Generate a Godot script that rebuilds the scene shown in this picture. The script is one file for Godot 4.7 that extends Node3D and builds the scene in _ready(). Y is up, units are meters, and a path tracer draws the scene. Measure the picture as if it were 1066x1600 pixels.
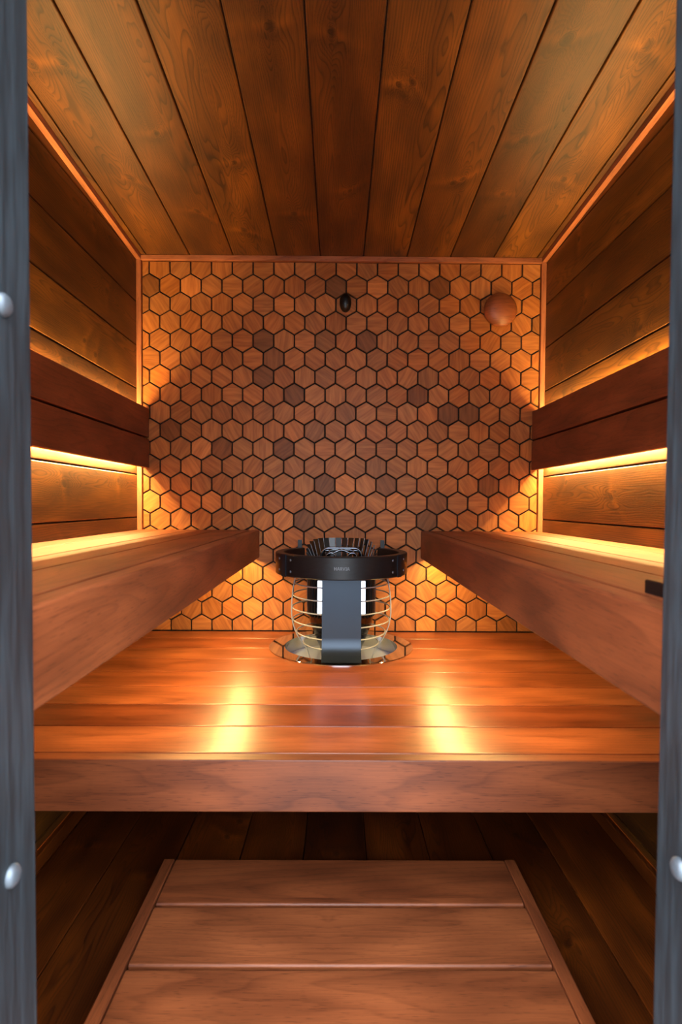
extends Node3D
# A small sauna seen through its open doorway. y up, metres; the tiled back wall is z = 0, the doorway z = 1.7.

const HALF := 0.82          # half the room's width
const BENCH_Y := 0.8745     # top of the side benches
const DECK_Y := 0.462       # top of the lower platform
const SLOPE := 0.0468       # the ceiling rises towards the door
const CEIL := 1.97
const FRONT := 1.735         # inner face of the door wall
const DAY := 1.0

var M := {}
var rng := RandomNumberGenerator.new()
var taken := {}

# ------------------------------------------------------------------ mesh helper
class Shape:
	var v := PackedVector3Array()
	var n := PackedVector3Array()
	var t := PackedVector2Array()
	var c := PackedColorArray()
	var tint := Color.WHITE
	func tri(a: Vector3, b: Vector3, d: Vector3, na: Vector3, nb: Vector3, nd: Vector3, ua := Vector2.ZERO, ub := Vector2.ZERO, ud := Vector2.ZERO) -> void:
		if (b - a).cross(d - a).dot(na + nb + nd) > 0.0:
			var q := b
			b = d
			d = q
			q = nb
			nb = nd
			nd = q
			var w := ub
			ub = ud
			ud = w
		v.append(a); v.append(b); v.append(d)
		n.append(na); n.append(nb); n.append(nd)
		t.append(ua); t.append(ub); t.append(ud)
		c.append(tint); c.append(tint); c.append(tint)
	func quad(a: Vector3, b: Vector3, d: Vector3, e: Vector3, na: Vector3, nb: Vector3, nd: Vector3, ne: Vector3, ua := Vector2.ZERO, ub := Vector2.ZERO, ud := Vector2.ZERO, ue := Vector2.ZERO) -> void:
		tri(a, b, d, na, nb, nd, ua, ub, ud)
		tri(a, d, e, na, nd, ne, ua, ud, ue)
	func flat(a: Vector3, b: Vector3, d: Vector3, e: Vector3, nn: Vector3, s := 1.0) -> void:
		var ux := (b - a).normalized()
		var uy := nn.cross(ux)
		var f := func(p: Vector3) -> Vector2: return Vector2(p.dot(ux), p.dot(uy)) * s
		quad(a, b, d, e, nn, nn, nn, nn, f.call(a), f.call(b), f.call(d), f.call(e))
	func box(lo: Vector3, hi: Vector3) -> void:
		var p := [Vector3(lo.x, lo.y, lo.z), Vector3(hi.x, lo.y, lo.z), Vector3(hi.x, hi.y, lo.z), Vector3(lo.x, hi.y, lo.z), Vector3(lo.x, lo.y, hi.z), Vector3(hi.x, lo.y, hi.z), Vector3(hi.x, hi.y, hi.z), Vector3(lo.x, hi.y, hi.z)]
		flat(p[0], p[1], p[2], p[3], Vector3(0, 0, -1))
		flat(p[4], p[5], p[6], p[7], Vector3(0, 0, 1))
		flat(p[0], p[4], p[7], p[3], Vector3(-1, 0, 0))
		flat(p[1], p[5], p[6], p[2], Vector3(1, 0, 0))
		flat(p[0], p[1], p[5], p[4], Vector3(0, -1, 0))
		flat(p[3], p[2], p[6], p[7], Vector3(0, 1, 0))
	# profile: points (radius, height) turned about y; hard: corners kept sharp
	func lathe(profile: PackedVector2Array, seg: int, hard := false, a0 := 0.0, a1 := TAU) -> void:
		var m := profile.size()
		var ns := PackedVector2Array()
		for i in m - 1:
			var d := profile[i + 1] - profile[i]
			ns.append(Vector2(d.y, -d.x).normalized())
		for i in m - 1:
			var n0 := ns[i]
			var n1 := ns[i]
			if not hard:
				if i > 0: n0 = (ns[i] + ns[i - 1]).normalized()
				if i < m - 2: n1 = (ns[i] + ns[i + 1]).normalized()
			for k in seg:
				var p := a0 + (a1 - a0) * k / seg
				var q := a0 + (a1 - a0) * (k + 1) / seg
				var dp := Vector3(sin(p), 0, cos(p))
				var dq := Vector3(sin(q), 0, cos(q))
				var up := Vector3.UP
				quad(dp * profile[i].x + up * profile[i].y, dq * profile[i].x + up * profile[i].y, dq * profile[i + 1].x + up * profile[i + 1].y, dp * profile[i + 1].x + up * profile[i + 1].y,
					dp * n0.x + up * n0.y, dq * n0.x + up * n0.y, dq * n1.x + up * n1.y, dp * n1.x + up * n1.y,
					Vector2(p * 0.1, profile[i].y), Vector2(q * 0.1, profile[i].y), Vector2(q * 0.1, profile[i + 1].y), Vector2(p * 0.1, profile[i + 1].y))
	func tube(path: PackedVector3Array, r: float, sides := 8, closed := false) -> void:
		var m := path.size()
		var rings := []
		var side := Vector3.ZERO
		for i in m:
			var a := path[(i - 1 + m) % m] if closed or i > 0 else path[0]
			var b := path[(i + 1) % m] if closed or i < m - 1 else path[m - 1]
			var d := (b - a).normalized()
			if side == Vector3.ZERO:
				side = d.cross(Vector3(0.31, 0.87, 0.4)).normalized()
			side = (side - d * side.dot(d)).normalized()
			var o := d.cross(side)
			var ring := []
			for k in sides:
				var an := TAU * k / sides
				ring.append(side * cos(an) + o * sin(an))
			rings.append(ring)
		for i in (m if closed else m - 1):
			var j := (i + 1) % m
			for k in sides:
				var l := (k + 1) % sides
				quad(path[i] + rings[i][k] * r, path[i] + rings[i][l] * r, path[j] + rings[j][l] * r, path[j] + rings[j][k] * r, rings[i][k], rings[i][l], rings[j][l], rings[j][k])
		if not closed:
			for e in [0, m - 1]:
				var d2: Vector3 = (path[0] - path[1]).normalized() if e == 0 else (path[m - 1] - path[m - 2]).normalized()
				for k in sides:
					tri(path[e], path[e] + rings[e][k] * r, path[e] + rings[e][(k + 1) % sides] * r, d2, d2, d2)
	# a convex or plain polygon in x, y raised from z = 0 to z = depth with a chamfered rim; uv in metres turned by k * 60 degrees
	func slab(poly: PackedVector2Array, depth: float, ch: float, uv_at := Vector2.ZERO, turn := 0.0, s := 1.0) -> void:
		if Geometry2D.is_polygon_clockwise(poly):
			poly.reverse()
		var inner := PackedVector2Array()
		var m := poly.size()
		for i in m:
			var a := poly[(i - 1 + m) % m]
			var b := poly[i]
			var d := poly[(i + 1) % m]
			var e1 := (b - a).normalized()
			var e2 := (d - b).normalized()
			var n1 := Vector2(-e1.y, e1.x)
			var n2 := Vector2(-e2.y, e2.x)
			inner.append(b + (n1 + n2) * ch / maxf(0.3, 1.0 + n1.dot(n2)))
		var f := func(p: Vector2) -> Vector2: return (p.rotated(turn) * s + uv_at)
		var idx := Geometry2D.triangulate_polygon(inner)
		var z1 := Vector3(0, 0, 1)
		for i in range(0, idx.size(), 3):
			var a := inner[idx[i]]
			var b := inner[idx[i + 1]]
			var d := inner[idx[i + 2]]
			tri(Vector3(a.x, a.y, depth), Vector3(b.x, b.y, depth), Vector3(d.x, d.y, depth), z1, z1, z1, f.call(a), f.call(b), f.call(d))
		for i in m:
			var j := (i + 1) % m
			var e := (poly[j] - poly[i]).normalized()
			var o := Vector3(e.y, -e.x, 0)
			var h := (o + z1).normalized()
			quad(Vector3(inner[i].x, inner[i].y, depth), Vector3(inner[j].x, inner[j].y, depth), Vector3(poly[j].x, poly[j].y, depth - ch), Vector3(poly[i].x, poly[i].y, depth - ch), h, h, h, h, f.call(inner[i]), f.call(inner[j]), f.call(poly[j]), f.call(poly[i]))
			quad(Vector3(poly[i].x, poly[i].y, depth - ch), Vector3(poly[j].x, poly[j].y, depth - ch), Vector3(poly[j].x, poly[j].y, 0), Vector3(poly[i].x, poly[i].y, 0), o, o, o, o, f.call(poly[i]), f.call(poly[j]), f.call(poly[j]), f.call(poly[i]))
	func mesh(material: Material) -> ArrayMesh:
		var a := []
		a.resize(Mesh.ARRAY_MAX)
		a[Mesh.ARRAY_VERTEX] = v
		a[Mesh.ARRAY_NORMAL] = n
		a[Mesh.ARRAY_TEX_UV] = t
		a[Mesh.ARRAY_COLOR] = c
		var r := ArrayMesh.new()
		r.add_surface_from_arrays(Mesh.PRIMITIVE_TRIANGLES, a)
		r.surface_set_material(0, material)
		return r

# ------------------------------------------------------------------ node helpers
func numbered(parent: Node, called: String) -> String:
	var key := str(parent.get_instance_id()) + called
	var k: int = taken.get(key, 0)
	taken[key] = k + 1
	return called if k == 0 else "%s_%03d" % [called, k]

func put(parent: Node, called: String, shape: Shape, material: Material, where := Transform3D.IDENTITY) -> MeshInstance3D:
	var o := MeshInstance3D.new()
	o.mesh = shape.mesh(material)
	o.name = numbered(parent, called)
	o.transform = where
	o.cast_shadow = GeometryInstance3D.SHADOW_CASTING_SETTING_ON
	parent.add_child(o, true)
	return o

func thing(called: String, label: String, category: String, at := Vector3.ZERO, kind := "", group := "") -> Node3D:
	var o := Node3D.new()
	o.name = numbered(self, called)
	add_child(o, true)
	o.position = at
	tag(o, label, category, kind, group)
	return o

func tag(o: Node, label: String, category: String, kind := "", group := "") -> void:
	if label: o.set_meta("label", label)
	if category: o.set_meta("category", category)
	if kind: o.set_meta("kind", kind)
	if group: o.set_meta("group", group)

# a board: local x along its length from 0, y its good face (at 0, body below), z across; rounded long edges and ends
func board_shape(length: float, width: float, thick: float, r: float, seg: int, strip: float, u0: float, strip_m: float, tex_h: float, tex_l := 2.0) -> Shape:
	var s := Shape.new()
	var pts := PackedVector2Array()
	var nor := PackedVector2Array()
	var per := PackedFloat32Array()
	var corners := [[Vector2(width / 2 - r, -r), 90.0], [Vector2(width / 2 - r, -thick + r), 0.0], [Vector2(-width / 2 + r, -thick + r), -90.0], [Vector2(-width / 2 + r, -r), 180.0]]
	for cn in corners:
		var ctr: Vector2 = cn[0]
		for k in seg + 1:
			var an := deg_to_rad(float(cn[1]) - 90.0 * k / seg)
			var d := Vector2(cos(an), sin(an))
			pts.append(ctr + d * r)
			nor.append(d)
	pts.append(pts[0])
	nor.append(nor[0])
	var run := width - r
	for i in pts.size():
		if i > 0: run += pts[i].distance_to(pts[i - 1])
		per.append(run)
	var e := minf(r * 0.6, length * 0.1)
	var vv := func(i: int) -> float:
		if i == pts.size() - 1: return (strip * strip_m + per[0]) / tex_h
		return (strip * strip_m + per[i]) / tex_h
	for i in pts.size() - 1:
		var a := pts[i]
		var b := pts[i + 1]
		var va: float = vv.call(i)
		var vb: float = (strip * strip_m + per[i + 1]) / tex_h
		if i == pts.size() - 2:      # the top face: across the strip
			va = (strip * strip_m + r) / tex_h
			vb = (strip * strip_m + width - r) / tex_h
		var na := Vector3(0, nor[i].y, nor[i].x)
		var nb := Vector3(0, nor[i + 1].y, nor[i + 1].x)
		s.quad(Vector3(e, a.y, a.x), Vector3(length - e, a.y, a.x), Vector3(length - e, b.y, b.x), Vector3(e, b.y, b.x), na, na, nb, nb,
			Vector2(u0 + e / tex_l, va), Vector2(u0 + (length - e) / tex_l, va), Vector2(u0 + (length - e) / tex_l, vb), Vector2(u0 + e / tex_l, vb))
		# small bevel to the ends, then the end caps
		var mid := Vector2(0, -thick / 2)
		var ka := mid + (a - mid) * (1.0 - e / (thick * 0.5))
		var kb := mid + (b - mid) * (1.0 - e / (thick * 0.5))
		ka.x = a.x - signf(a.x) * e
		kb.x = b.x - signf(b.x) * e
		for side in [0, 1]:
			var x0 := e if side == 0 else length - e
			var x1 := 0.0 if side == 0 else length
			var out := Vector3(-1 if side == 0 else 1, 0, 0)
			s.quad(Vector3(x0, a.y, a.x), Vector3(x0, b.y, b.x), Vector3(x1, kb.y, kb.x), Vector3(x1, ka.y, ka.x), (na + out).normalized(), (nb + out).normalized(), (nb + out).normalized(), (na + out).normalized(),
				Vector2(u0, va), Vector2(u0, vb), Vector2(u0, vb), Vector2(u0, va))
			s.tri(Vector3(x1, mid.y, mid.x), Vector3(x1, ka.y, ka.x), Vector3(x1, kb.y, kb.x), out, out, out, Vector2(u0 + 0.003, va), Vector2(u0, va), Vector2(u0, vb))
	return s

func plank(parent: Node, called: String, mat: String, at: Vector3, along: Vector3, face: Vector3, length: float, width: float, thick: float, r := 0.003, seg := 2, strip := -1.0, u0 := -1.0) -> MeshInstance3D:
	var pine := mat.begins_with("pine")
	var strip_m := 0.175 if pine else 0.145
	if strip < 0: strip = float(rng.randi() % 8)
	if u0 < 0: u0 = rng.randf()
	along = along.normalized()
	face = (face - along * face.dot(along)).normalized()
	var b := Basis(along, face, along.cross(face))
	return put(parent, called, board_shape(length, width, thick, r, seg, strip, u0, strip_m, strip_m * 8.0), M[mat], Transform3D(b, at))

# ------------------------------------------------------------------ textures
func noise(sd: int, freq: float, octaves := 2) -> FastNoiseLite:
	var f := FastNoiseLite.new()
	f.seed = sd
	f.noise_type = FastNoiseLite.TYPE_SIMPLEX_SMOOTH
	f.frequency = freq
	f.fractal_type = FastNoiseLite.FRACTAL_FBM
	f.fractal_octaves = octaves
	return f

func to_texture(w: int, h: int, data: PackedByteArray) -> ImageTexture:
	var im := Image.create_from_data(w, h, false, Image.FORMAT_RGB8, data)
	im.generate_mipmaps()
	return ImageTexture.create_from_image(im)

# eight boards side by side, each cut from its own log: growth rings, cathedral figure, knots
func wood_texture(w: int, h: int, strip_m: float, sd: int, light: Color, dark: Color, ring_m: float, ring_depth: float, spots: Array, blotch: float, fleck: float, lean: float) -> ImageTexture:
	var r0 := RandomNumberGenerator.new()
	r0.seed = sd
	var data := PackedByteArray()
	data.resize(w * h * 3)
	var n1 := noise(sd + 1, 1.0, 2)
	var n2 := noise(sd + 2, 1.0, 1)
	var n3 := noise(sd + 3, 1.0, 2)
	var hs := h / 8
	var length := 2.0
	for s in 8:
		var yc := r0.randf_range(-0.06, 0.06)
		var hh := r0.randf_range(0.012, 0.06)
		var kk := r0.randf_range(0.4, 1.0) * lean * (1.0 if s % 2 == 0 else -1.0)
		if kk < 0.0: hh += 0.6 * lean
		var tone := r0.randf_range(-0.07, 0.07)
		var rw := ring_m * r0.randf_range(0.8, 1.3)
		var knots := []
		if s < spots.size():
			for q in spots[s]:
				knots.append([q[0], q[1], q[2], r0.randf_range(-0.8, 0.8)])
		var so := s * 37.0
		for j in hs:
			var y := (float(j) / hs - 0.5) * strip_m
			var at := (s * hs + j) * w * 3
			for i in w:
				var x := length * i / w
				# the pattern repeats along u: fold x so that both ends meet
				var xf := absf(x - 1.0)
				var wob := n1.get_noise_2d(xf * 2.2 + so, y * 14.0)
				var a := y - yc + wob * 0.008
				var b := hh + kk * xf + wob * 0.013
				var r := sqrt(a * a + b * b)
				var core := 0.0
				var halo := 0.0
				for kn in knots:
					var dx: float = (x - kn[0]) - (y - kn[1]) * kn[3]
					var dy: float = y - kn[1]
					if absf(dx) < 0.22:
						var sz: float = kn[2]
						var d2 := dx * dx * 0.16 + dy * dy
						var e := exp(-d2 / (sz * sz * 5.0))
						r += e * 0.03 * (1.0 if dy > 0 else -1.0) * (1.0 - exp(-d2 / (sz * sz * 0.6)))
						var dk := sqrt(dx * dx * 0.7 + dy * dy) / sz
						if dk < 1.0:
							core = maxf(core, (1.0 - dk * dk))
							r = r * 0.3 + dk * 0.012
						# the curly wood that runs across the board beside a knot
						var wv: float = dx - absf(dy) * kn[3] * 0.9
						halo += exp(-wv * wv / 0.00028 - dy * dy / 0.0032) - 0.7 * exp(-(wv + 0.024) * (wv + 0.024) / 0.0004 - dy * dy / 0.0026)
				var f := fposmod(r / rw, 1.0)
				var late := f * f * f * f if f < 0.9 else (1.0 - f) * 6.5
				var fib := n2.get_noise_2d(xf * 9.0 + so, y * 900.0)
				var cloud := n3.get_noise_2d(xf * 2.5 - so, y * 9.0 + so)
				var t := 0.5 + tone + cloud * blotch + fib * 0.1 - late * ring_depth + halo * 0.24 - core * 0.5
				if fleck > 0.0:
					var fl := n2.get_noise_2d(xf * 26.0 - so, y * 420.0 + 31.0)
					if fl > 0.56: t -= (fl - 0.56) * fleck
				t = clampf(t, 0.0, 1.0)
				var o := at + i * 3
				data[o] = int(255.0 * (dark.r + (light.r - dark.r) * t))
				data[o + 1] = int(255.0 * (dark.g + (light.g - dark.g) * t))
				data[o + 2] = int(255.0 * (dark.b + (light.b - dark.b) * t))
	return to_texture(w, h, data)

# straight stripes along u with slow drift: end tiles, stained timber, black lacquered timber
func streak_texture(w: int, h: int, sd: int, light: Color, dark: Color, across: float, along: float, fine: float, warp := 1.0) -> ImageTexture:
	var data := PackedByteArray()
	data.resize(w * h * 3)
	var n1 := noise(sd, 1.0, 3)
	var n2 := noise(sd + 9, 1.0, 2)
	for j in h:
		for i in w:
			var x := absf(float(i) / w - 0.5) * 2.0
			var y := absf(float(j) / h - 0.5) * 2.0
			var t := 0.5 + 0.75 * n1.get_noise_2d(x * along, y * across + n2.get_noise_2d(x * along * 0.6, y * 2.0) * warp) + fine * n2.get_noise_2d(x * along * 4.0, y * across * 7.0)
			t = clampf(t, 0.0, 1.0)
			var o := (j * w + i) * 3
			data[o] = int(255.0 * (dark.r + (light.r - dark.r) * t))
			data[o + 1] = int(255.0 * (dark.g + (light.g - dark.g) * t))
			data[o + 2] = int(255.0 * (dark.b + (light.b - dark.b) * t))
	return to_texture(w, h, data)

func wood(tex: Texture2D, tint: Color, rough: float, bump := 0.04, coat := 0.0) -> StandardMaterial3D:
	var m := StandardMaterial3D.new()
	m.albedo_texture = tex
	m.albedo_color = tint
	m.roughness = rough
	m.metallic_specular = 0.5
	if bump > 0.0:
		m.heightmap_enabled = true
		m.heightmap_texture = tex
		m.heightmap_scale = bump
	if coat > 0.0:
		m.clearcoat_enabled = true
		m.clearcoat = coat
		m.clearcoat_roughness = 0.25
	return m

func plain(color: Color, rough: float, metal := 0.0) -> StandardMaterial3D:
	var m := StandardMaterial3D.new()
	m.albedo_color = color
	m.roughness = rough
	m.metallic = metal
	return m

func materials() -> void:
	# knots of the eight pine boards: metres along, metres off the middle, size
	var knot_spots := [
		[[0.444, -0.005, 0.012], [0.70, -0.020, 0.016], [1.024, -0.03, 0.018], [1.828, 0.024, 0.014], [1.412, 0.05, 0.012]],
		[[0.945, 0.030, 0.013], [0.94, -0.045, 0.015], [0.51, 0.030, 0.017], [1.449, -0.059, 0.010], [1.789, -0.001, 0.013]],
		[[0.71, 0.0, 0.010], [0.328, 0.020, 0.012], [1.604, -0.057, 0.013], [1.685, -0.033, 0.011]],
		[[0.523, -0.011, 0.013], [1.01, -0.015, 0.016], [1.938, 0.05, 0.011], [1.388, 0.019, 0.010]],
		[[1.048, 0.007, 0.014], [0.318, 0.003, 0.013], [1.506, 0.018, 0.015]],
		[[0.453, 0.019, 0.009], [1.034, -0.033, 0.013], [1.583, 0.027, 0.012]],
		[[0.898, -0.011, 0.011], [0.89, -0.043, 0.010], [1.607, 0.026, 0.013]],
		[[0.50, -0.004, 0.012], [0.52, 0.022, 0.010], [1.522, -0.038, 0.012]]]
	var pine := wood_texture(2048, 1024, 0.175, 11, Color(0.74, 0.455, 0.125), Color(0.22, 0.115, 0.03), 0.0047, 0.52, knot_spots, 0.26, 0.0, 0.03)
	var aspen := wood_texture(2048, 1024, 0.145, 57, Color(0.86, 0.53, 0.345), Color(0.40, 0.21, 0.12), 0.014, 0.24, [], 0.30, 0.9, 0.09)
	var tile := streak_texture(512, 512, 5, Color(0.97, 0.86, 0.74), Color(0.78, 0.66, 0.55), 12.0, 1.2, 0.25, 0.5)
	var stain := streak_texture(1024, 256, 8, Color(0.160, 0.198, 0.222), Color(0.075, 0.093, 0.106), 16.0, 1.5, 0.5, 0.4)
	var black := streak_texture(512, 128, 3, Color(0.075, 0.095, 0.112), Color(0.03, 0.037, 0.044), 10.0, 2.0, 0.3)
	for i in 3:
		var k: float = [1.0, 0.9, 0.82][i]
		M["pine_%d" % i] = wood(pine, Color(0.86 * k, 0.86 * k * [1.0, 0.97, 0.95][i], 0.86 * k * [1.0, 0.95, 0.92][i]), 0.48, 0.05)
		var q: float = [1.0, 0.93, 0.87][i]
		# one kind of wood for benches, backrests, platform and duckboard; the platform is oiled to a gloss
		var tone := Color(0.84 * q, 0.775 * q * [1.0, 0.97, 0.93][i], 0.69 * q * [1.0, 0.95, 0.9][i])
		M["aspen_%d" % i] = wood(aspen, tone, 0.48, 0.012)
		M["aspen_gloss_%d" % i] = wood(aspen, tone, 0.32, 0.012)
		M["pine_floor_%d" % i] = wood(pine, Color(0.84 * k, 0.68 * k, 0.72 * k), 0.36, 0.05)
	M["pine_trim"] = wood(aspen, Color(1, 1, 0.97), 0.5, 0.02)
	M["tile"] = wood(tile, Color.WHITE, 0.5, 0.03)
	M["tile"].vertex_color_use_as_albedo = true
	M["tile"].metallic_specular = 0.38
	M["grout"] = plain(Color(0.085, 0.055, 0.04), 0.9)
	M["stain"] = wood(stain, Color.WHITE, 0.55, 0.12)
	M["black_wood"] = wood(black, Color.WHITE, 0.42, 0.05)
	M["steel"] = plain(Color(0.80, 0.80, 0.81), 0.06, 1.0)
	M["brushed"] = plain(Color(0.60, 0.65, 0.76), 0.4, 0.3)
	M["wire"] = plain(Color(0.62, 0.63, 0.64), 0.4, 0.35)
	M["bolt"] = plain(Color(0.42, 0.45, 0.48), 0.5, 0.7)
	M["black_metal"] = plain(Color(0.035, 0.037, 0.042), 0.3, 0.0)
	M["gloss_black"] = plain(Color(0.02, 0.02, 0.022), 0.12, 0.0)
	M["plate"] = plain(Color(0.21, 0.245, 0.285), 0.36, 0.75)
	M["element"] = plain(Color(0.45, 0.46, 0.48), 0.22, 1.0)
	M["plastic"] = plain(Color(0.03, 0.032, 0.035), 0.38)
	M["board_back"] = plain(Color(0.16, 0.11, 0.08), 0.9)
	M["paving"] = plain(Color(0.55, 0.55, 0.54), 0.9)
	M["letter"] = plain(Color(0.42, 0.45, 0.48), 0.5)
	M["alu"] = plain(Color(0.7, 0.7, 0.7), 0.4, 1.0)
	var glow := plain(Color(1.0, 0.85, 0.62), 0.6)
	glow.emission_enabled = true
	glow.emission = Color(1.0, 0.825, 0.50)
	glow.emission_energy_multiplier = 1.5
	M["led_glow"] = glow

# ------------------------------------------------------------------ light fittings
# a strip lamp running along z: aluminium channel, glowing diffuser, and the light it gives off
func led_strip(parent: Node3D, x: float, y: float, z0: float, z1: float, up: bool, energy: float, lean := 0.0) -> void:
	var s := Shape.new()
	var d := 1.0 if up else -1.0
	s.box(Vector3(x - 0.005, minf(y, y - 0.006 * d), z0), Vector3(x + 0.005, maxf(y, y - 0.006 * d), z1))
	var ch := put(parent, "led_strip", s, M["alu"])
	var g := Shape.new()
	g.box(Vector3(x - 0.004, minf(y, y + 0.0015 * d), z0 + 0.01), Vector3(x + 0.004, maxf(y, y + 0.0015 * d), z1 - 0.01))
	put(ch, "light_diffuser", g, M["led_glow"])
	var l := AreaLight3D.new()
	l.name = "strip_light"
	l.area_size = Vector2(0.008, z1 - z0 - 0.03)
	l.light_color = Color(1.0, 0.825, 0.50)
	l.light_energy = energy
	l.area_range = 6.0
	l.area_attenuation = 2.0
	l.shadow_enabled = true
	# the light shines along its -z
	var zz := -Vector3(sin(lean), d * cos(lean), 0)
	var yy := Vector3(0, 0, 1)
	l.transform = Transform3D(Basis(yy.cross(zz), yy, zz), Vector3(x, y + 0.004 * d, (z0 + z1) / 2))
	ch.add_child(l)

# ------------------------------------------------------------------ build
func _ready() -> void:
	rng.seed = 2024
	# camera
	var cam := Camera3D.new()
	cam.name = "camera"
	add_child(cam)
	var yaw := 0.0058
	var pit := 0.0293
	var rol := 0.0061
	var f := 885.89
	var xh := Vector3(cos(yaw), 0, sin(yaw))
	var fh := Vector3(sin(yaw), 0, -cos(yaw))
	var y2 := Vector3.UP * cos(pit) + fh * sin(pit)
	var f2 := fh * cos(pit) - Vector3.UP * sin(pit)
	cam.transform = Transform3D(Basis(xh * cos(rol) + y2 * sin(rol), y2 * cos(rol) - xh * sin(rol), -f2), Vector3(-0.0104, 0.9831, 2.3095))
	cam.projection = Camera3D.PROJECTION_FRUSTUM
	cam.near = 0.05
	cam.far = 60.0
	cam.size = 2.0 * cam.near * 800.0 / f
	cam.frustum_offset = Vector2(0, 13.22 / f * cam.near)
	cam.current = true
	var lens := CameraAttributesPhysical.new()
	lens.frustum_focal_length = 20.0
	lens.frustum_focus_distance = 2.0
	lens.exposure_aperture = 5.6
	lens.frustum_near = 0.05
	lens.frustum_far = 60.0
	cam.attributes = lens
	# sky: a bright overcast day outside the doorway
	var we := WorldEnvironment.new()
	we.name = "environment"
	var env := Environment.new()
	env.background_mode = Environment.BG_SKY
	var sky := Sky.new()
	var sm := ProceduralSkyMaterial.new()
	# an overcast sky: the horizon a third as bright as the zenith
	sm.sky_top_color = Color(0.92, 0.96, 1.0)
	sm.sky_horizon_color = Color(0.56, 0.585, 0.62)
	sm.sky_curve = 0.8
	sm.ground_bottom_color = Color(0.36, 0.37, 0.38)
	sm.ground_horizon_color = Color(0.45, 0.47, 0.49)
	sm.sun_angle_max = 0.0
	sky.sky_material = sm
	env.sky = sky
	env.background_energy_multiplier = 18.0 * DAY
	env.tonemap_mode = Environment.TONE_MAPPER_LINEAR
	env.tonemap_exposure = 1.0
	env.sdfgi_enabled = true
	env.ssao_enabled = true
	env.ssil_enabled = true
	we.environment = env
	add_child(we)

	materials()
	build_shell()
	build_back_wall()
	build_platform()
	build_bench(-1)
	build_bench(1)
	build_backrest(-1)
	build_backrest(1)
	build_mat()
	build_heater()
	build_small_things()

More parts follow.
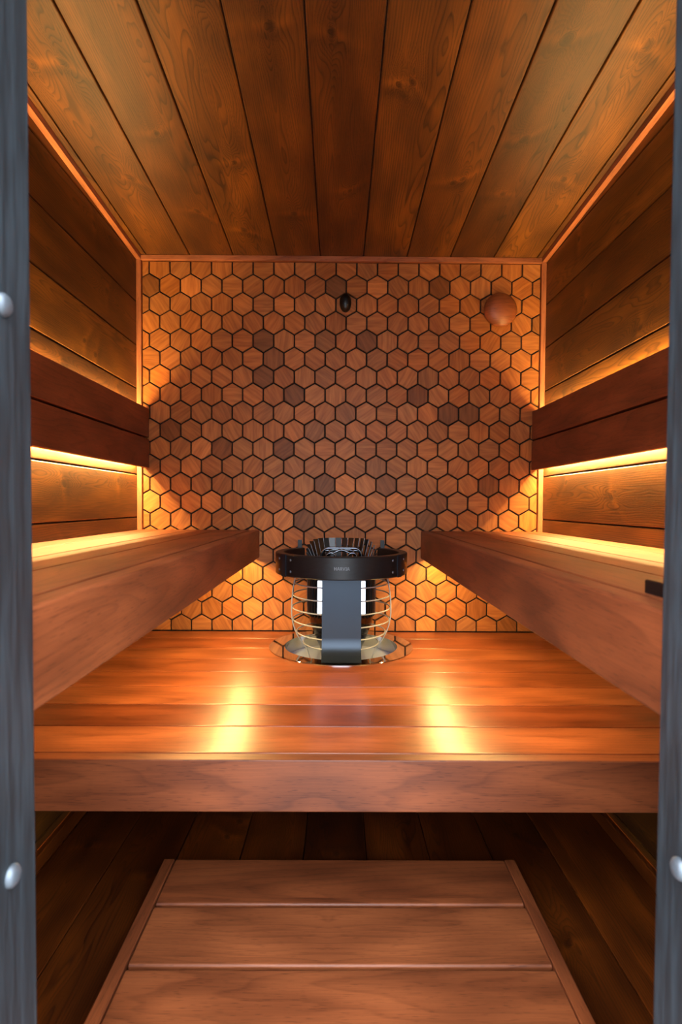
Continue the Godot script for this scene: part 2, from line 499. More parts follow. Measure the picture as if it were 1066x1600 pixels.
func build_shell() -> void:
	# ceiling
	var c := thing("ceiling", "sloping plank ceiling of knotty heat-treated pine", "ceiling", Vector3.ZERO, "structure")
	var along := Vector3(0, SLOPE, 1)
	var down := Vector3(0, -1, SLOPE)
	var edges := [-0.82]
	for k in range(-5, 5): edges.append((k + 0.5) * 0.1735)
	edges.append(0.82)
	for i in edges.size() - 1:
		var x0: float = edges[i]
		var x1: float = edges[i + 1]
		plank(c, "plank", "pine_%d" % [i % 3], Vector3((x0 + x1) / 2, CEIL, 0.0), along, down, 1.745, x1 - x0 - 0.003, 0.014, 0.0035, 2, float([3, 1, 2, 3, 4, 5, 6, 7, 0, 3, 6][i]), 0.4 if i in [0, 3, 10] else 0.0)
	put(c, "roof_panel", roof_shape(), M["board_back"])
	# side walls
	for sd in [-1, 1]:
		var w := thing("wall_left" if sd < 0 else "wall_right", "knotty brown pine plank wall to the %s of the tiled wall, lit along the backrest" % ["left" if sd < 0 else "right"], "wall", Vector3.ZERO, "structure")
		for k in range(0, 13):
			var y0 := 1.0968 + 0.172 * (k - 7)
			var y1 := minf(y0 + 0.172, 2.12)
			if y1 < 0.05: continue
			y0 = maxf(y0, 0.0)
			var strip := float((k * 5 + (3 if sd > 0 else 0)) % 8)
			if k in [6, 9, 10, 11]: strip = {6: 0.0, 9: 2.0, 10: 4.0, 11: 6.0}[k] + (1.0 if sd > 0 else 0.0)
			plank(w, "plank", "pine_%d" % [(k + (1 if sd > 0 else 0)) % 3], Vector3(sd * HALF, (y0 + y1) / 2, 0.0), Vector3(0, 0, 1), Vector3(-sd, 0, 0), FRONT, y1 - y0 - 0.003, 0.014, 0.0035, 2, strip, 0.6)
		var b := Shape.new()
		b.box(Vector3(minf(sd * (HALF + 0.013), sd * 0.9), -0.05, -0.08), Vector3(maxf(sd * (HALF + 0.013), sd * 0.9), 2.16, 1.855))
		put(w, "wall_panel", b, M["board_back"])
	# floor
	var fl := thing("floor", "dark brown pine plank floor under the duckboard", "floor", Vector3.ZERO, "structure")
	var fx := [-0.82]
	for k in range(-4, 5): fx.append(-0.10 + 0.175 * k)
	fx.append(0.82)
	for i in fx.size() - 1:
		plank(fl, "plank", "pine_floor_%d" % [i % 3], Vector3((float(fx[i]) + float(fx[i + 1])) / 2, 0.0, 0.0), Vector3(0, 0, 1), Vector3.UP, FRONT + 0.12, float(fx[i + 1]) - float(fx[i]) - 0.002, 0.02, 0.002, 1, float((i * 3 + 1) % 8), 0.17 * i)
	var fb := Shape.new()
	fb.box(Vector3(-0.9, -0.1, -0.08), Vector3(0.9, -0.018, 1.855))
	put(fl, "floor_panel", fb, M["board_back"])
	# baseboards
	for sd in [-1, 1]:
		var bb := plank(self, "baseboard_left" if sd < 0 else "baseboard_right", "pine_floor_0", Vector3(sd * HALF, 0.022, 0.0), Vector3(0, 0, 1), Vector3(-sd, 0, 0), FRONT, 0.042, 0.02, 0.004, 2)
		bb.position.x -= sd * 0.02
		tag(bb, "dark wooden baseboard strip along the %s plank wall" % ["left" if sd < 0 else "right"], "baseboard", "structure")
	# corner trims
	var tw := 0.02
	for sd in [-1, 1]:
		var t := plank(self, "trim_%d" % (1 if sd < 0 else 2), "pine_trim", Vector3(sd * (HALF - tw / 2), DECK_Y + 0.002, tw), Vector3.UP, Vector3(0, 0, 1), CEIL - tw - DECK_Y - 0.002, tw, tw, 0.0015, 1)
		tag(t, "upright orange-brown trim strip in the %s corner of the tiled wall" % ["left" if sd < 0 else "right"], "trim", "structure")
	var t3 := plank(self, "trim_3", "pine_trim", Vector3(-HALF, CEIL - tw / 2 + 0.0005, tw), Vector3.RIGHT, Vector3(0, 0, 1), HALF * 2, tw, tw, 0.0015, 1)
	tag(t3, "orange-brown trim strip along the top of the tiled wall", "trim", "structure")
	for sd in [-1, 1]:
		var t := plank(self, "trim_%d" % (4 if sd < 0 else 5), "pine_trim", Vector3(sd * (HALF - tw / 2), CEIL - tw + tw * SLOPE, tw), Vector3(0, SLOPE, 1), Vector3(0, -1, 0), FRONT - tw, tw, tw, 0.0015, 1)
		tag(t, "orange-brown trim strip between the ceiling and the %s wall" % ["left" if sd < 0 else "right"], "trim", "structure")
	# door wall with the open doorway
	var lx := -0.3180
	var rx := 0.3206
	var w := thing("wall_front", "plank-clad wall around the open doorway", "wall", Vector3.ZERO, "structure")
	for p in [[-0.9, lx - 0.1, 0.0, 2.16], [rx + 0.1, 0.9, 0.0, 2.16], [lx - 0.1, rx + 0.1, 1.97, 2.16]]:
		var b := Shape.new()
		b.box(Vector3(p[0], p[2], FRONT + 0.014), Vector3(p[1], p[3], FRONT + 0.12))
		put(w, "wall_panel", b, M["stain"])
	for k in 12:
		for p in [[-HALF, lx - 0.1], [rx + 0.1, HALF]]:
			plank(w, "plank", "pine_%d" % (k % 3), Vector3(p[0], 0.065 + 0.172 * k, FRONT), Vector3.RIGHT, Vector3(0, 0, -1), float(p[1]) - float(p[0]), 0.169, 0.014, 0.0035, 1)
	var dr := thing("door_1", "dark blue-grey stained timber door frame with round-headed bolts", "door frame", Vector3.ZERO, "structure")
	for sd in [-1, 1]:
		var ex := lx if sd < 0 else rx
		put(dr, "post", board_shape(1.97, 0.16, 0.1, 0.004, 3, 0.0, 0.2 + 0.3 * sd, 0.16, 0.5, 0.9), M["stain"], Transform3D(Basis(Vector3.UP, Vector3(-sd, 0, 0), Vector3(0, 0, sd)), Vector3(ex, 0.0, FRONT + 0.08)))
	put(dr, "header", board_shape(rx - lx, 0.16, 0.04, 0.004, 2, 0.0, 0.4, 0.16, 0.5, 0.9), M["stain"], Transform3D(Basis(Vector3.RIGHT, Vector3.DOWN, Vector3(0, 0, -1)), Vector3(lx, 1.93, FRONT + 0.08)))
	for p in [[-1, 1.163, 1.784], [-1, 0.6287, 1.780], [1, 0.6344, 1.7765], [1, 1.170, 1.790]]:
		var ex: float = lx if p[0] < 0 else rx
		var s := Shape.new()
		s.lathe(PackedVector2Array([Vector2(0.0108, 0), Vector2(0.0104, 0.0026), Vector2(0.0082, 0.005), Vector2(0.005, 0.0064), Vector2(0.0001, 0.007)]), 20)
		put(dr, "bolt", s, M["bolt"], Transform3D(Basis(Vector3(0, 0, p[0]), Vector3(-p[0], 0, 0), Vector3.UP), Vector3(ex, p[1], p[2])))
	# the paved ground outside, which the polished steel mirrors
	var g := Shape.new()
	g.box(Vector3(-8, -0.16, 1.86), Vector3(8, -0.06, 14))
	var pv := put(self, "patio", g, M["paving"])
	tag(pv, "pale paved ground outside the doorway", "ground", "structure")

func roof_shape() -> Shape:
	var s := Shape.new()
	var y0 := CEIL + 0.0135 - 0.08 * SLOPE
	var y1 := CEIL + 0.0135 + 1.855 * SLOPE
	var p := [Vector3(-0.9, y0, -0.08), Vector3(0.9, y0, -0.08), Vector3(0.9, y1, 1.855), Vector3(-0.9, y1, 1.855)]
	var q := []
	for a in p: q.append(a + Vector3(0, 0.1, 0))
	s.flat(p[0], p[1], p[2], p[3], Vector3(0, -1, SLOPE).normalized())
	s.flat(q[0], q[1], q[2], q[3], Vector3(0, 1, -SLOPE).normalized())
	s.flat(p[0], p[1], q[1], q[0], Vector3(0, 0, -1))
	s.flat(p[3], p[2], q[2], q[3], Vector3(0, 0, 1))
	s.flat(p[0], p[3], q[3], q[0], Vector3(-1, 0, 0))
	s.flat(p[1], p[2], q[2], q[1], Vector3(1, 0, 0))
	return s

func build_back_wall() -> void:
	var w := thing("wall_back", "back wall covered in small brown wooden hexagon tiles with dark joints", "wall", Vector3.ZERO, "structure")
	var b := Shape.new()
	b.box(Vector3(-0.9, 0.0, -0.08), Vector3(0.9, 2.1, 0.0))
	put(w, "wall_panel", b, M["grout"])
	var p := 0.0832
	var rp := 0.0722
	var gap := 0.0058
	var R := (p - gap) / sqrt(3.0)
	var field := PackedVector2Array([Vector2(-0.7985, DECK_Y + 0.003), Vector2(0.7985, DECK_Y + 0.003), Vector2(0.7985, CEIL - 0.022), Vector2(-0.7985, CEIL - 0.022)])
	# tiles that are clearly darker or paler than their neighbours in the photograph (x, y on the wall)
	var dark := []
	var pale := []
	for q in [[236, 445], [523, 445], [409, 529], [409, 584], [459, 614], [346, 698], [266, 670], [686, 446], [701, 641], [733, 642], [764, 755], [653, 613], [506, 752], [475, 810], [538, 614], [441, 698], [426, 698], [668, 815], [574, 530]]:
		dark.append(on_wall(q[0], q[1]))
	for q in [[314, 698], [332, 782], [425, 833], [397, 782], [589, 445], [556, 785], [441, 812], [523, 700], [300, 445], [444, 470], [250, 584], [395, 955], [440, 965], [365, 905], [541, 754], [620, 780], [430, 862], [690, 905], [665, 975]]:
		pale.append(on_wall(q[0], q[1]))
	var cells := []
	for i in 21:
		var cy := 1.854 - (i - 1) * rp
		var shift := 0.0 if i % 2 == 0 else p / 2
		for k in range(-1, 22):
			var cx := -0.7715 + shift - p / 2 + k * p
			var hexa := PackedVector2Array()
			for a in 6:
				hexa.append(Vector2(cx + R * sin(a * PI / 3), cy + R * cos(a * PI / 3)))
			var cut := Geometry2D.intersect_polygons(hexa, field)
			if cut.is_empty(): continue
			var poly: PackedVector2Array = cut[0]
			var area := 0.0
			for a in poly.size():
				area += poly[a].cross(poly[(a + 1) % poly.size()]) / 2
			area = absf(area)
			if area < 0.00003: continue
			var local := PackedVector2Array()
			for q in poly: local.append(q - Vector2(cx, cy))
			cells.append({"at": Vector2(cx, cy), "poly": local, "area": area, "seen": area * (0.0 if hidden_tile(cx, cy) else 1.0), "whole": area > 0.0052})
	cells.sort_custom(func(a, b2): return a.seen > b2.seen)
	var rest := Shape.new()
	var n := 0
	for cell in cells:
		var at: Vector2 = cell.at
		var s := rest if n >= 300 else Shape.new()
		var k := rng.randf_range(0.82, 1.1)
		if rng.randf() < 0.07: k *= 0.75
		for d in dark:
			if at.distance_to(d) < 0.03: k = 0.5
		for d in pale:
			if at.distance_to(d) < 0.03: k = 1.35
		var hue := rng.randf_range(-0.04, 0.04)
		s.tint = Color(0.50 * k, (0.228 + hue * 0.45) * k, (0.072 + hue * 0.45) * k)
		var turn: float = [0.0, 60.0, 120.0, 60.0, 35.0, 145.0, 90.0][rng.randi() % 7]
		var proud := 0.0078 + rng.randf_range(-0.0006, 0.0006)
		var poly: PackedVector2Array = cell.poly
		if n < 300:
			s.slab(poly, proud, 0.0014, Vector2(rng.randf(), rng.randf()), deg_to_rad(turn), 2.2)
			put(w, "tile", s, M["tile"], Transform3D(Basis.IDENTITY, Vector3(at.x, at.y, 0)))
		else:
			var moved := PackedVector2Array()
			for q in poly: moved.append(q + at)
			s.slab(moved, proud, 0.0014, Vector2(rng.randf(), rng.randf()), deg_to_rad(turn), 2.2)
		n += 1
	var o := put(w, "edge_tiles", rest, M["tile"])
	o.set_meta("kind", "stuff")

# a pixel of the photograph to a point on the tiled wall
func on_wall(px: float, py: float) -> Vector2:
	var a := px - 533.0
	var b := py - 813.22
	var u := (a + 0.0061 * b) / 885.89
	var w := (b - 0.0061 * a) / 885.89
	var y := -w * cos(0.0293) - sin(0.0293)
	var fw := cos(0.0293) - w * sin(0.0293)
	var vx := u + fw * 0.0058
	var vz := u * 0.0058 - fw
	var t := (0.008 - 2.3095) / vz
	return Vector2(-0.0104 + t * vx, 0.9831 + t * y)

# tiles that the benches, backrests or the heater's body keep from view
func hidden_tile(x: float, y: float) -> bool:
	if absf(x) > 0.33 and y < 0.88:
		var k := (absf(x) - 0.33) / 0.49
		if y > 0.70 - k * 0.30 - 0.02: return true
	if absf(x) > 0.775 and y > 1.12 and y < 1.36: return true
	if absf(x) < 0.11 and y < 0.80: return true
	return false

func build_platform() -> void:
	var t := thing("lower_platform", "glossy reddish-brown wooden lower platform under the heater with a deep front board", "platform", Vector3(0, DECK_Y, 0))
	var zs := [0.010, 0.1324, 0.2781, 0.4214, 0.5663, 0.7078, 0.8521, 0.9961, 1.1393]
	var hole := PackedVector2Array()
	for i in 48:
		hole.append(Vector2(0.004 + 0.213 * sin(TAU * i / 48), 0.245 + 0.213 * cos(TAU * i / 48)))
	for i in zs.size() - 1:
		var z0: float = zs[i] + 0.0015
		var z1: float = zs[i + 1] - 0.0015
		if i < 4:
			# boards cut out around the heater's round recess
			var rect := PackedVector2Array([Vector2(-0.815, z0), Vector2(0.815, z0), Vector2(0.815, z1), Vector2(-0.815, z1)])
			for piece in Geometry2D.clip_polygons(rect, hole):
				var s := Shape.new()
				var flipped := PackedVector2Array()
				for q in piece: flipped.append(Vector2(q.x, -q.y))
				s.slab(flipped, 0.028, 0.0022, Vector2(0.5, 0.0), 0.0, 1.0)
				for a in s.t.size():
					s.t[a] = Vector2(s.t[a].x / 2.0 + 0.37 * i, (-s.t[a].y - z0 + 0.145 * [2, 5, 0, 6][i]) / 1.16)
				put(t, "plank", s, M["aspen_gloss_%d" % ((i + 1) % 3)], Transform3D(Basis(Vector3.RIGHT, Vector3(0, 0, -1), Vector3.UP), Vector3(0, -0.028, 0)))
		else:
			plank(t, "plank", "aspen_gloss_%d" % [[1, 0, 2, 0, 1][i - 4]], Vector3(-0.815, 0, (z0 + z1) / 2), Vector3.RIGHT, Vector3.UP, 1.63, z1 - z0, 0.028, 0.003, 3, float([3, 1, 7, 4, 2][i - 4]), 0.23 * i)
	var fr := plank(t, "front_board", "aspen_1", Vector3(-0.815, -0.054, 1.1718), Vector3.RIGHT, Vector3(0, 0, 1), 1.63, 0.108, 0.031, 0.003, 3, 6.0, 0.62)
	fr.set_meta("label", "deep front board with rounded edge")
	for x in [-0.80, 0.80]:
		var s := Shape.new()
		s.box(Vector3(x - 0.014, -0.09, 0.015), Vector3(x + 0.014, -0.0285, 1.138))
		put(t, "support_rail", s, M["board_back"])

func build_bench(sd: int) -> void:
	var side := "left" if sd < 0 else "right"
	var t := thing("sauna_bench", "thick reddish-brown wooden upper bench along the %s plank wall%s" % [side, ", bare on top" if sd < 0 else ", holding a black box"], "bench", Vector3(sd * 0.573, BENCH_Y, 0), "", "")
	var o := t.position
	var L := FRONT - 0.014
	var edge := [0.815, 0.7235, 0.607, 0.492, 0.3655]
	for i in 4:
		var a: float = edge[i]
		var b: float = edge[i + 1]
		plank(t, "plank", "aspen_%d" % [[2, 0, 1, 0][i] if sd < 0 else [1, 0, 2, 1][i]], Vector3(sd * (a + b) / 2, BENCH_Y, 0.011) - o, Vector3(0, 0, 1), Vector3.UP, L, a - b - 0.004, 0.028, 0.0022, 3, float((i * 2 + (1 if sd > 0 else 0)) % 8), 0.29 * i + 0.1)
	var fr := plank(t, "front_beam", "aspen_%d" % [1 if sd < 0 else 2], Vector3(sd * 0.3275, BENCH_Y - 0.0562, 0.011) - o, Vector3(0, 0, 1), Vector3(-sd, 0, 0), L, 0.1124, 0.035, 0.005, 3, 5.0 if sd < 0 else 0.0, 0.12)
	fr.set_meta("label", "deep front beam with rounded edges")
	for z in [0.06, 0.85, 1.62]:
		var s := Shape.new()
		s.box(Vector3(minf(sd * 0.405, sd * 0.815) - o.x, -0.09, z), Vector3(maxf(sd * 0.405, sd * 0.815) - o.x, -0.0285, z + 0.045))
		put(t, "crossbar", s, M["aspen_2"])
	# the lamp sits in the corner behind the beam, just above its lower edge
	led_strip(t, sd * 0.3715 - o.x, 0.772 - BENCH_Y, 0.03, 1.15, false, 1.1)

func build_backrest(sd: int) -> void:
	var side := "left" if sd < 0 else "right"
	var t := thing("backrest", "dark two-board wooden backrest on the %s wall with a lit gap behind it" % side, "backrest", Vector3(sd * 0.7726, 1.1237, 0))
	var o := t.position
	var L := FRONT - 0.03
	plank(t, "board", "aspen_2", Vector3(sd * 0.7726, 1.1813, 0.012) - o, Vector3(0, 0, 1), Vector3(-sd, 0, 0), L, 0.1152, 0.02, 0.002, 2, 2.0)
	plank(t, "board", "aspen_2", Vector3(sd * 0.7726, 1.3035, 0.012) - o, Vector3(0, 0, 1), Vector3(-sd, 0, 0), L, 0.1152, 0.02, 0.002, 2, 4.0)
	for z in [0.2, 0.9, 1.5]:
		var s := Shape.new()
		s.box(Vector3(minf(sd * 0.7931, sd * 0.8195) - o.x, 0.045, z), Vector3(maxf(sd * 0.7931, sd * 0.8195) - o.x, 0.20, z + 0.04))
		put(t, "spacer", s, M["aspen_2"])
	led_strip(t, sd * 0.812 - o.x, 1.338 - o.y, 0.03, L - 0.02, true, 2.5, sd * 0.7)
	led_strip(t, sd * 0.812 - o.x, 1.150 - o.y, 0.03, L - 0.02, false, 5.4, sd * 0.7)

func build_mat() -> void:
	var t := thing("duckboard", "pale reddish wooden duckboard of wide slats lying on the dark floor", "duckboard", Vector3(0, 0, 0.86))
	var z := 0.862
	var cols := ["aspen_1", "aspen_0", "aspen_0", "aspen_1", "aspen_0"]
	for i in 5:
		var w := 0.1655 if i < 4 else 0.1
		plank(t, "slat", cols[i], Vector3(-0.4265, 0.06, z + w / 2 - 0.86), Vector3.RIGHT, Vector3.UP, 0.855, w, 0.028, 0.006, 3, float([1, 4, 6, 3, 0][i]), [0.55, 0.3, 0.05, 0.7, 0.2][i])
		z += w + 0.0085
	var L := z - 0.0085 - 0.862
	for sd in [-1, 1]:
		var r := plank(t, "side_rail", "aspen_1", Vector3(sd * 0.4425, 0.06, 0.002), Vector3(0, 0, 1), Vector3.UP, L, 0.0275, 0.058, 0.003, 2)
		r.set_meta("label", "narrow side rail")
	for x in [-0.2, 0.2]:
		var s := Shape.new()
		s.box(Vector3(x - 0.02, 0.001, 0.02), Vector3(x + 0.02, 0.0315, L - 0.02))
		put(t, "runner", s, M["aspen_2"])

# ------------------------------------------------------------------ the heater
func build_heater() -> void:
	var t := thing("sauna_heater", "round black sauna heater in a wire cage, standing on a polished steel base", "heater", Vector3(0.004, DECK_Y, 0.245))
	# polished flange, flat against the wall at the back
	var s := Shape.new()
	var seg := 96
	var ro := func(a: float) -> float:
		var c := cos(a)
		return 0.262 if c > -0.0001 else minf(0.262, (0.245 - 0.0105) / -c)
	for k in seg:
		var a := TAU * k / seg
		var b := TAU * (k + 1) / seg
		var da := Vector3(sin(a), 0, cos(a))
		var db := Vector3(sin(b), 0, cos(b))
		var oa: float = ro.call(a)
		var ob: float = ro.call(b)
		var y := Vector3(0, 0.0035, 0)
		var up := Vector3.UP
		s.quad(da * 0.205 + y, db * 0.205 + y, db * (ob - 0.001) + y, da * (oa - 0.001) + y, up, up, up, up)
		s.quad(da * (oa - 0.001) + y, db * (ob - 0.001) + y, db * ob + y * 0.7, da * oa + y * 0.7, (up + da).normalized(), (up + db).normalized(), (up + db).normalized(), (up + da).normalized())
		s.quad(da * oa + y * 0.7, db * ob + y * 0.7, db * ob + y * 0.03, da * oa + y * 0.03, da, db, db, da)
	put(t, "base_flange", s, M["steel"])
	# recessed tray: collar and bottom
	s = Shape.new()
	s.lathe(PackedVector2Array([Vector2(0.205, 0.0034), Vector2(0.205, -0.046)]), 64, true)
	var tray := put(t, "base_tray", s, M["steel"])
	tray.set_meta("label", "polished recessed steel collar")
	s = Shape.new()
	s.lathe(PackedVector2Array([Vector2(0.2045, -0.045), Vector2(0.001, -0.045)]), 64, true)
	put(t, "tray_bottom", s, M["brushed"])
	# drum
	s = Shape.new()
	s.lathe(PackedVector2Array([Vector2(0.07, -0.0448), Vector2(0.078, 0.0), Vector2(0.092, 0.035), Vector2(0.112, 0.085), Vector2(0.120, 0.13), Vector2(0.121, 0.20), Vector2(0.119, 0.31)]), 72)
	s.lathe(PackedVector2Array([Vector2(0.119, 0.31), Vector2(0.112, 0.31)]), 72, true)
	s.lathe(PackedVector2Array([Vector2(0.112, 0.31), Vector2(0.112, 0.27), Vector2(0.001, 0.27)]), 72, true)
	var drum := put(t, "drum", s, M["gloss_black"])
	s = Shape.new()
	for k in 48:
		var a := TAU * (k + 0.5) / 48
		var d := Vector3(sin(a), 0, cos(a))
		var tn := Vector3(cos(a), 0, -sin(a)) * 0.0018
		var p := [d * 0.1185 + Vector3(0, 0.12, 0), d * 0.125 + Vector3(0, 0.12, 0), d * 0.125 + Vector3(0, 0.305, 0), d * 0.1185 + Vector3(0, 0.305, 0)]
		s.flat(p[1] - tn, p[1] + tn, p[2] + tn, p[2] - tn, d)
		s.flat(p[0] - tn, p[1] - tn, p[2] - tn, p[3] - tn, -tn.normalized())
		s.flat(p[0] + tn, p[1] + tn, p[2] + tn, p[3] + tn, tn.normalized())
	var ribs := put(drum, "drum_ribs", s, M["black_metal"])
	ribs.set_meta("kind", "stuff")
	# collar of folded fins round the mouth of the drum, rising towards the wall
	s = Shape.new()
	var rise := func(a: float) -> float: return 0.334 + 0.056 * smoothstep(0.0, 1.0, clampf((0.42 - cos(a)) / 1.2, 0.0, 1.0))
	var cr := Shape.new()
	for k in 32:
		var a := TAU * k / 32
		var b := TAU * (k + 0.86) / 32
		var da := Vector3(sin(a), 0, cos(a))
		var db := Vector3(sin(b), 0, cos(b))
		var ha: float = rise.call((a + b) / 2)
		var up := Vector3.UP
		# one folded panel: leaning outwards, its right edge set back
		var p := [da * 0.105 + up * 0.30, db * 0.109 + up * 0.30, db * 0.130 + up * ha, da * 0.125 + up * ha]
		var nn: Vector3 = (p[1] - p[0]).cross(p[3] - p[0]).normalized()
		if nn.dot(da) > 0: nn = -nn
		s.flat(p[0], p[1], p[2], p[3], nn)
		var q := []
		for e in p: q.append(e - nn * 0.0012)
		s.flat(q[0], q[1], q[2], q[3], -nn)
		s.flat(p[3], p[2], q[2], q[3], up)
		s.flat(p[1], p[2], q[2], q[1], (db - da).normalized())
		# a bright cut edge
		cr.tube(PackedVector3Array([da * 0.104 + up * 0.315, da * 0.1245 + up * ha]), 0.0011, 5)
	var crown := put(drum, "fin_collar", s, M["black_metal"])
	crown.set_meta("label", "black collar of folded metal fins, higher towards the wall")
	crown.set_meta("kind", "stuff")
	var cut_edges := put(crown, "fin_edges", cr, M["element"])
	cut_edges.set_meta("kind", "stuff")
	# heating elements: bent tubes rising out of the drum
	for e in [[0.072, 0.361, 0.026, 0.02], [0.050, 0.350, 0.02, -0.035], [0.080, 0.347, 0.028, -0.05]]:
		var path := PackedVector3Array()
		var hw: float = e[0]
		var top: float = e[1]
		var rr: float = e[2]
		path.append(Vector3(-hw, 0.26, e[3]))
		for k in 7:
			var a := PI / 2 * k / 6
			path.append(Vector3(-hw + rr - rr * cos(a), top - rr + rr * sin(a), e[3]))
		for k in 7:
			var a := PI / 2 * k / 6
			path.append(Vector3(hw - rr + rr * sin(a), top - rr + rr * cos(a), e[3]))
		path.append(Vector3(hw, 0.26, e[3]))
		s = Shape.new()
		s.tube(path, 0.0048, 10)
		put(t, "heating_element", s, M["element"])
	for x in [-0.038, 0.038]:
		var path := PackedVector3Array()
		for k in 13:
			var a := PI * k / 12
			path.append(Vector3(x - 0.016 * cos(a), 0.333 + 0.014 * sin(a), 0.06))
		path.insert(0, Vector3(x - 0.016, 0.26, 0.06))
		path.append(Vector3(x + 0.016, 0.26, 0.06))
		s = Shape.new()
		s.tube(path, 0.0035, 8)
		put(t, "heating_element", s, M["element"])
	var peak := PackedVector3Array([Vector3(-0.052, 0.26, 0.04), Vector3(-0.052, 0.331, 0.04), Vector3(-0.048, 0.343, 0.04), Vector3(-0.03, 0.345, 0.04), Vector3(-0.006, 0.355, 0.04), Vector3(0, 0.356, 0.04), Vector3(0.006, 0.355, 0.04), Vector3(0.03, 0.345, 0.04), Vector3(0.048, 0.343, 0.04), Vector3(0.052, 0.331, 0.04), Vector3(0.052, 0.26, 0.04)])
	s = Shape.new()
	s.tube(peak, 0.0038, 8)
	put(t, "heating_element", s, M["element"])
	# wire cage: hoops and four uprights
	var prof := func(y: float) -> float:
		if y > 0.14: return 0.178 - 0.018 * pow((y - 0.14) / 0.14, 2.0)
		return 0.178 - 0.055 * pow((0.14 - y) / 0.14, 2.2)
	for y in [0.275, 0.236, 0.192, 0.147, 0.103, 0.058, 0.018]:
		var path := PackedVector3Array()
		var r: float = prof.call(y)
		for k in 64:
			path.append(Vector3(r * sin(TAU * k / 64), y, r * cos(TAU * k / 64)))
		s = Shape.new()
		s.tube(path, 0.0024, 8, true)
		put(t, "cage_hoop", s, M["wire"])
	for a in [78.0, -78.0, 140.0, -140.0]:
		var path := PackedVector3Array()
		for k in 22:
			var y := -0.0445 + 0.3245 * k / 21.0
			var r: float = prof.call(maxf(y, 0.0)) + 0.0042
			if y < 0.0: r = prof.call(0.0) + 0.004 + y * 0.3
			path.append(Vector3(r * sin(deg_to_rad(a)), y, r * cos(deg_to_rad(a))))
		s = Shape.new()
		s.tube(path, 0.0024, 8)
		put(t, "cage_upright", s, M["wire"])
	# polished sheet behind the front plate
	s = Shape.new()
	s.box(Vector3(-0.0815, 0.0, -0.002), Vector3(0.0815, 0.135, 0.0))
	var sheet := put(t, "backing_sheet", s, M["steel"], Transform3D(Basis(Vector3.RIGHT, deg_to_rad(-9.0)), Vector3(0, 0.148, 0.150)))
	sheet.set_meta("label", "polished steel sheet behind the front plate")
	# front plate with a foot that sweeps forward
	s = Shape.new()
	var pl := PackedVector2Array([Vector2(0.186, 0.30)])
	pl.append(Vector2(0.186, 0.075))
	for k in range(1, 15):
		var a := deg_to_rad(84.0) * k / 14
		pl.append(Vector2(0.186 + 0.064 * (1 - cos(a)), 0.075 - 0.068 * sin(a)))
	var pn := PackedVector2Array()
	for i in pl.size():
		var d := (pl[mini(i + 1, pl.size() - 1)] - pl[maxi(i - 1, 0)]).normalized()
		if i == 0 or i == 1: d = Vector2(0, -1)
		pn.append(Vector2(-d.y, d.x))
	for i in pl.size() - 1:
		for q: float in [1.0, -1.0]:
			var off := 0.0 if q > 0 else -0.002
			var a := pl[i] + pn[i] * off
			var b := pl[i + 1] + pn[i + 1] * off
			var na := Vector3(0, pn[i].y, pn[i].x) * q
			var nb := Vector3(0, pn[i + 1].y, pn[i + 1].x) * q
			s.quad(Vector3(-0.0655, a.y, a.x), Vector3(0.0655, a.y, a.x), Vector3(0.0655, b.y, b.x), Vector3(-0.0655, b.y, b.x), na, na, nb, nb)
		for x in [-0.0655, 0.0655]:
			var a := pl[i]
			var b := pl[i + 1]
			var a2 := a - pn[i] * 0.002
			var b2 := b - pn[i + 1] * 0.002
			var nx := Vector3(signf(x), 0, 0)
			s.quad(Vector3(x, a.y, a.x), Vector3(x, b.y, b.x), Vector3(x, b2.y, b2.x), Vector3(x, a2.y, a2.x), nx, nx, nx, nx)
	var fp := put(t, "front_plate", s, M["plate"])
	fp.set_meta("label", "satin blue-black front plate curving into a foot")
	# wooden guard rail: an open ring
	s = Shape.new()
	var rail := PackedVector2Array([Vector2(0.2085, 0.2755), Vector2(0.2355, 0.2727), Vector2(0.2385, 0.2757), Vector2(0.2385, 0.345), Vector2(0.2360, 0.3483), Vector2(0.2110, 0.3483), Vector2(0.2085, 0.3455), Vector2(0.2085, 0.2755)])
	var a0 := deg_to_rad(-137.0)
	s.lathe(rail, 96, true, a0, -a0)
	for i in s.t.size(): s.t[i] = Vector2(s.t[i].x * 8.0, s.t[i].y * 4.0)
	for e in [a0, -a0]:
		var d := Vector3(sin(e), 0, cos(e))
		var nn := Vector3(cos(e), 0, -sin(e)) * signf(e)
		var up := Vector3.UP
		s.flat(d * 0.2085 + up * 0.2755, d * 0.2385 + up * 0.2757, d * 0.2385 + up * 0.345, d * 0.2085 + up * 0.3455, nn)
	var ring := put(t, "guard_rail", s, M["black_wood"])
	ring.set_meta("label", "black wooden guard ring, open at the back")
	for sd: float in [-1.0, 1.0]:
		s = Shape.new()
		var m := deg_to_rad(55.5) * sd
		s.lathe(PackedVector2Array([Vector2(0.2386, 0.272), Vector2(0.2412, 0.272), Vector2(0.2412, 0.349), Vector2(0.2386, 0.349)]), 6, true, m - 0.056, m + 0.056)
		for e in [m - 0.056, m + 0.056]:
			var d := Vector3(sin(e), 0, cos(e))
			var nn := Vector3(cos(e), 0, -sin(e)) * signf(e - m)
			s.flat(d * 0.2386 + Vector3(0, 0.272, 0), d * 0.2412 + Vector3(0, 0.272, 0), d * 0.2412 + Vector3(0, 0.349, 0), d * 0.2386 + Vector3(0, 0.349, 0), nn)
		put(ring, "joint_band", s, M["plate"])
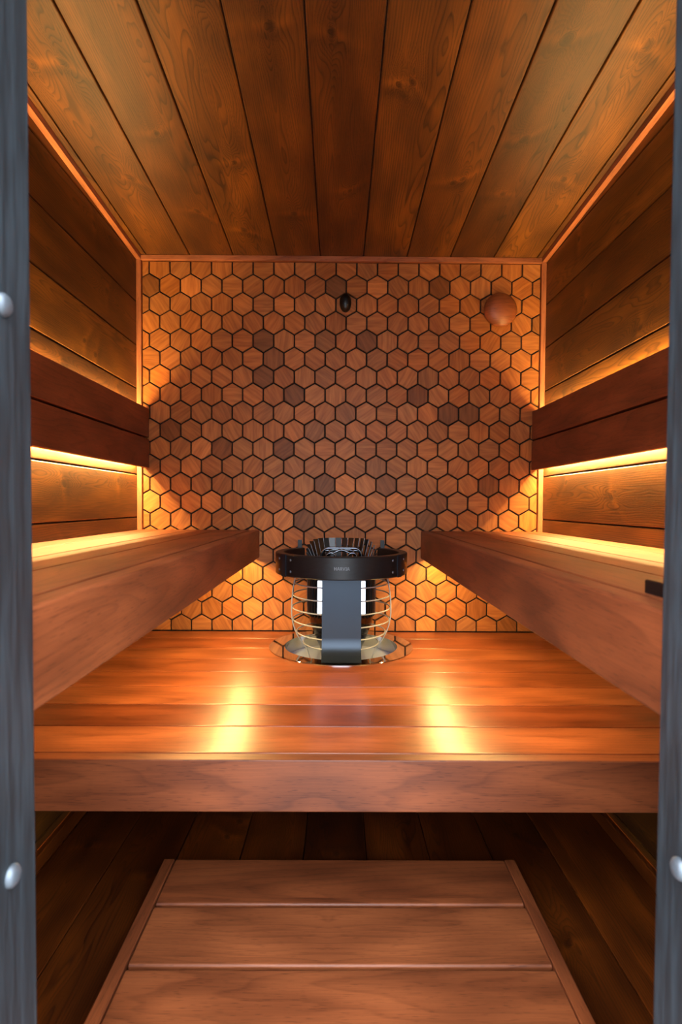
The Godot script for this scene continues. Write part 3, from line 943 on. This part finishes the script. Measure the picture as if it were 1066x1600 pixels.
		for da in [-0.16, 0.16]:
			for y in [0.292, 0.331]:
				var a: float = m + da
				s = Shape.new()
				s.lathe(PackedVector2Array([Vector2(0.0045, 0), Vector2(0.004, 0.0016), Vector2(0.002, 0.0024), Vector2(0.0001, 0.0026)]), 12)
				var d := Vector3(sin(a), 0, cos(a))
				put(ring, "bolt", s, M["bolt"], Transform3D(Basis(Vector3.UP.cross(d), d, Vector3(cos(a), 0, -sin(a)).cross(d)), d * 0.2384 + Vector3(0, y, 0)))
		# bracket between the rail's end and the wall
		s = Shape.new()
		s.box(Vector3(sd * 0.163 - 0.008, 0.262, -0.182), Vector3(sd * 0.163 + 0.008, 0.378, -0.170))
		s.box(Vector3(sd * 0.163 - 0.008, 0.28, -0.236), Vector3(sd * 0.163 + 0.008, 0.31, -0.181))
		put(t, "rail_bracket", s, M["black_metal"])
	var tm := TextMesh.new()
	var font := SystemFont.new()
	font.font_names = PackedStringArray(["Droid Sans"])
	font.font_weight = 700
	tm.font = font
	tm.text = "HARVIA"
	tm.font_size = 16
	tm.pixel_size = 0.00088
	tm.depth = 0.004
	tm.material = M["letter"]
	var tx := MeshInstance3D.new()
	tx.name = "lettering"
	tx.mesh = tm
	tx.position = Vector3(0.0, 0.3105, 0.2368)
	ring.add_child(tx)

func build_small_things() -> void:
	# round ventilation knob on the tiled wall
	var v := thing("vent_knob", "round turned wooden vent knob on the tiled wall near the right corner", "vent", Vector3(0.632, 1.7585, 0.0075))
	var turn := Transform3D(Basis(Vector3.RIGHT, Vector3(0, 0, 1), Vector3(0, -1, 0)), Vector3.ZERO)
	var s := Shape.new()
	s.lathe(PackedVector2Array([Vector2(0.02, 0.0), Vector2(0.02, 0.016)]), 24)
	put(v, "stem", s, M["aspen_2"], turn)
	s = Shape.new()
	var prof := PackedVector2Array([Vector2(0.001, 0.015), Vector2(0.05, 0.015), Vector2(0.060, 0.017), Vector2(0.0655, 0.022), Vector2(0.0665, 0.027), Vector2(0.0640, 0.033), Vector2(0.058, 0.040), Vector2(0.049, 0.047), Vector2(0.036, 0.0525), Vector2(0.020, 0.0555), Vector2(0.0001, 0.0565)])
	s.lathe(prof, 56)
	for i in s.t.size(): s.t[i] = Vector2(s.v[i].x / 2.0 + 0.3, -s.v[i].z / 1.16 + 0.30)
	put(v, "knob", s, M["aspen_0"], turn)
	# black temperature sensor
	var n := thing("temperature_sensor", "small black oval temperature sensor high on the tiled wall", "sensor", Vector3(0.0155, 1.788, 0.0078))
	s = Shape.new()
	s.lathe(PackedVector2Array([Vector2(0.0235, 0.0), Vector2(0.0235, 0.012), Vector2(0.0215, 0.021), Vector2(0.016, 0.028), Vector2(0.008, 0.0315), Vector2(0.0001, 0.0325)]), 32)
	put(n, "housing", s, M["plastic"], Transform3D(Basis(Vector3(1, 0, 0), Vector3(0, 0, 1), Vector3(0, -1.55, 0)), Vector3.ZERO))
	s = Shape.new()
	s.box(Vector3(-0.004, -0.014, 0.0285), Vector3(0.004, -0.012, 0.0318))
	put(n, "slot", s, M["bolt"])
	# small black box with a chrome ring lying on the right bench
	var b := thing("candle_box", "small black square box with a chrome ring on top lying on the right bench", "box", Vector3(0.4140, BENCH_Y, 1.646))
	s = Shape.new()
	var sq := PackedVector2Array()
	for q in [[-1, -1], [1, -1], [1, 1], [-1, 1]]: sq.append(Vector2(q[0] * 0.04, q[1] * 0.04))
	s.slab(sq, 0.0165, 0.0015)
	put(b, "body", s, M["plastic"], Transform3D(Basis(Vector3.RIGHT, Vector3(0, 0, -1), Vector3.UP), Vector3(0, 0.0003, 0)))
	var path := PackedVector3Array()
	for k in 40: path.append(Vector3(0.027 * sin(TAU * k / 40), 0.0175, 0.027 * cos(TAU * k / 40)))
	s = Shape.new()
	s.tube(path, 0.0022, 8, true)
	put(b, "chrome_ring", s, M["bolt"])
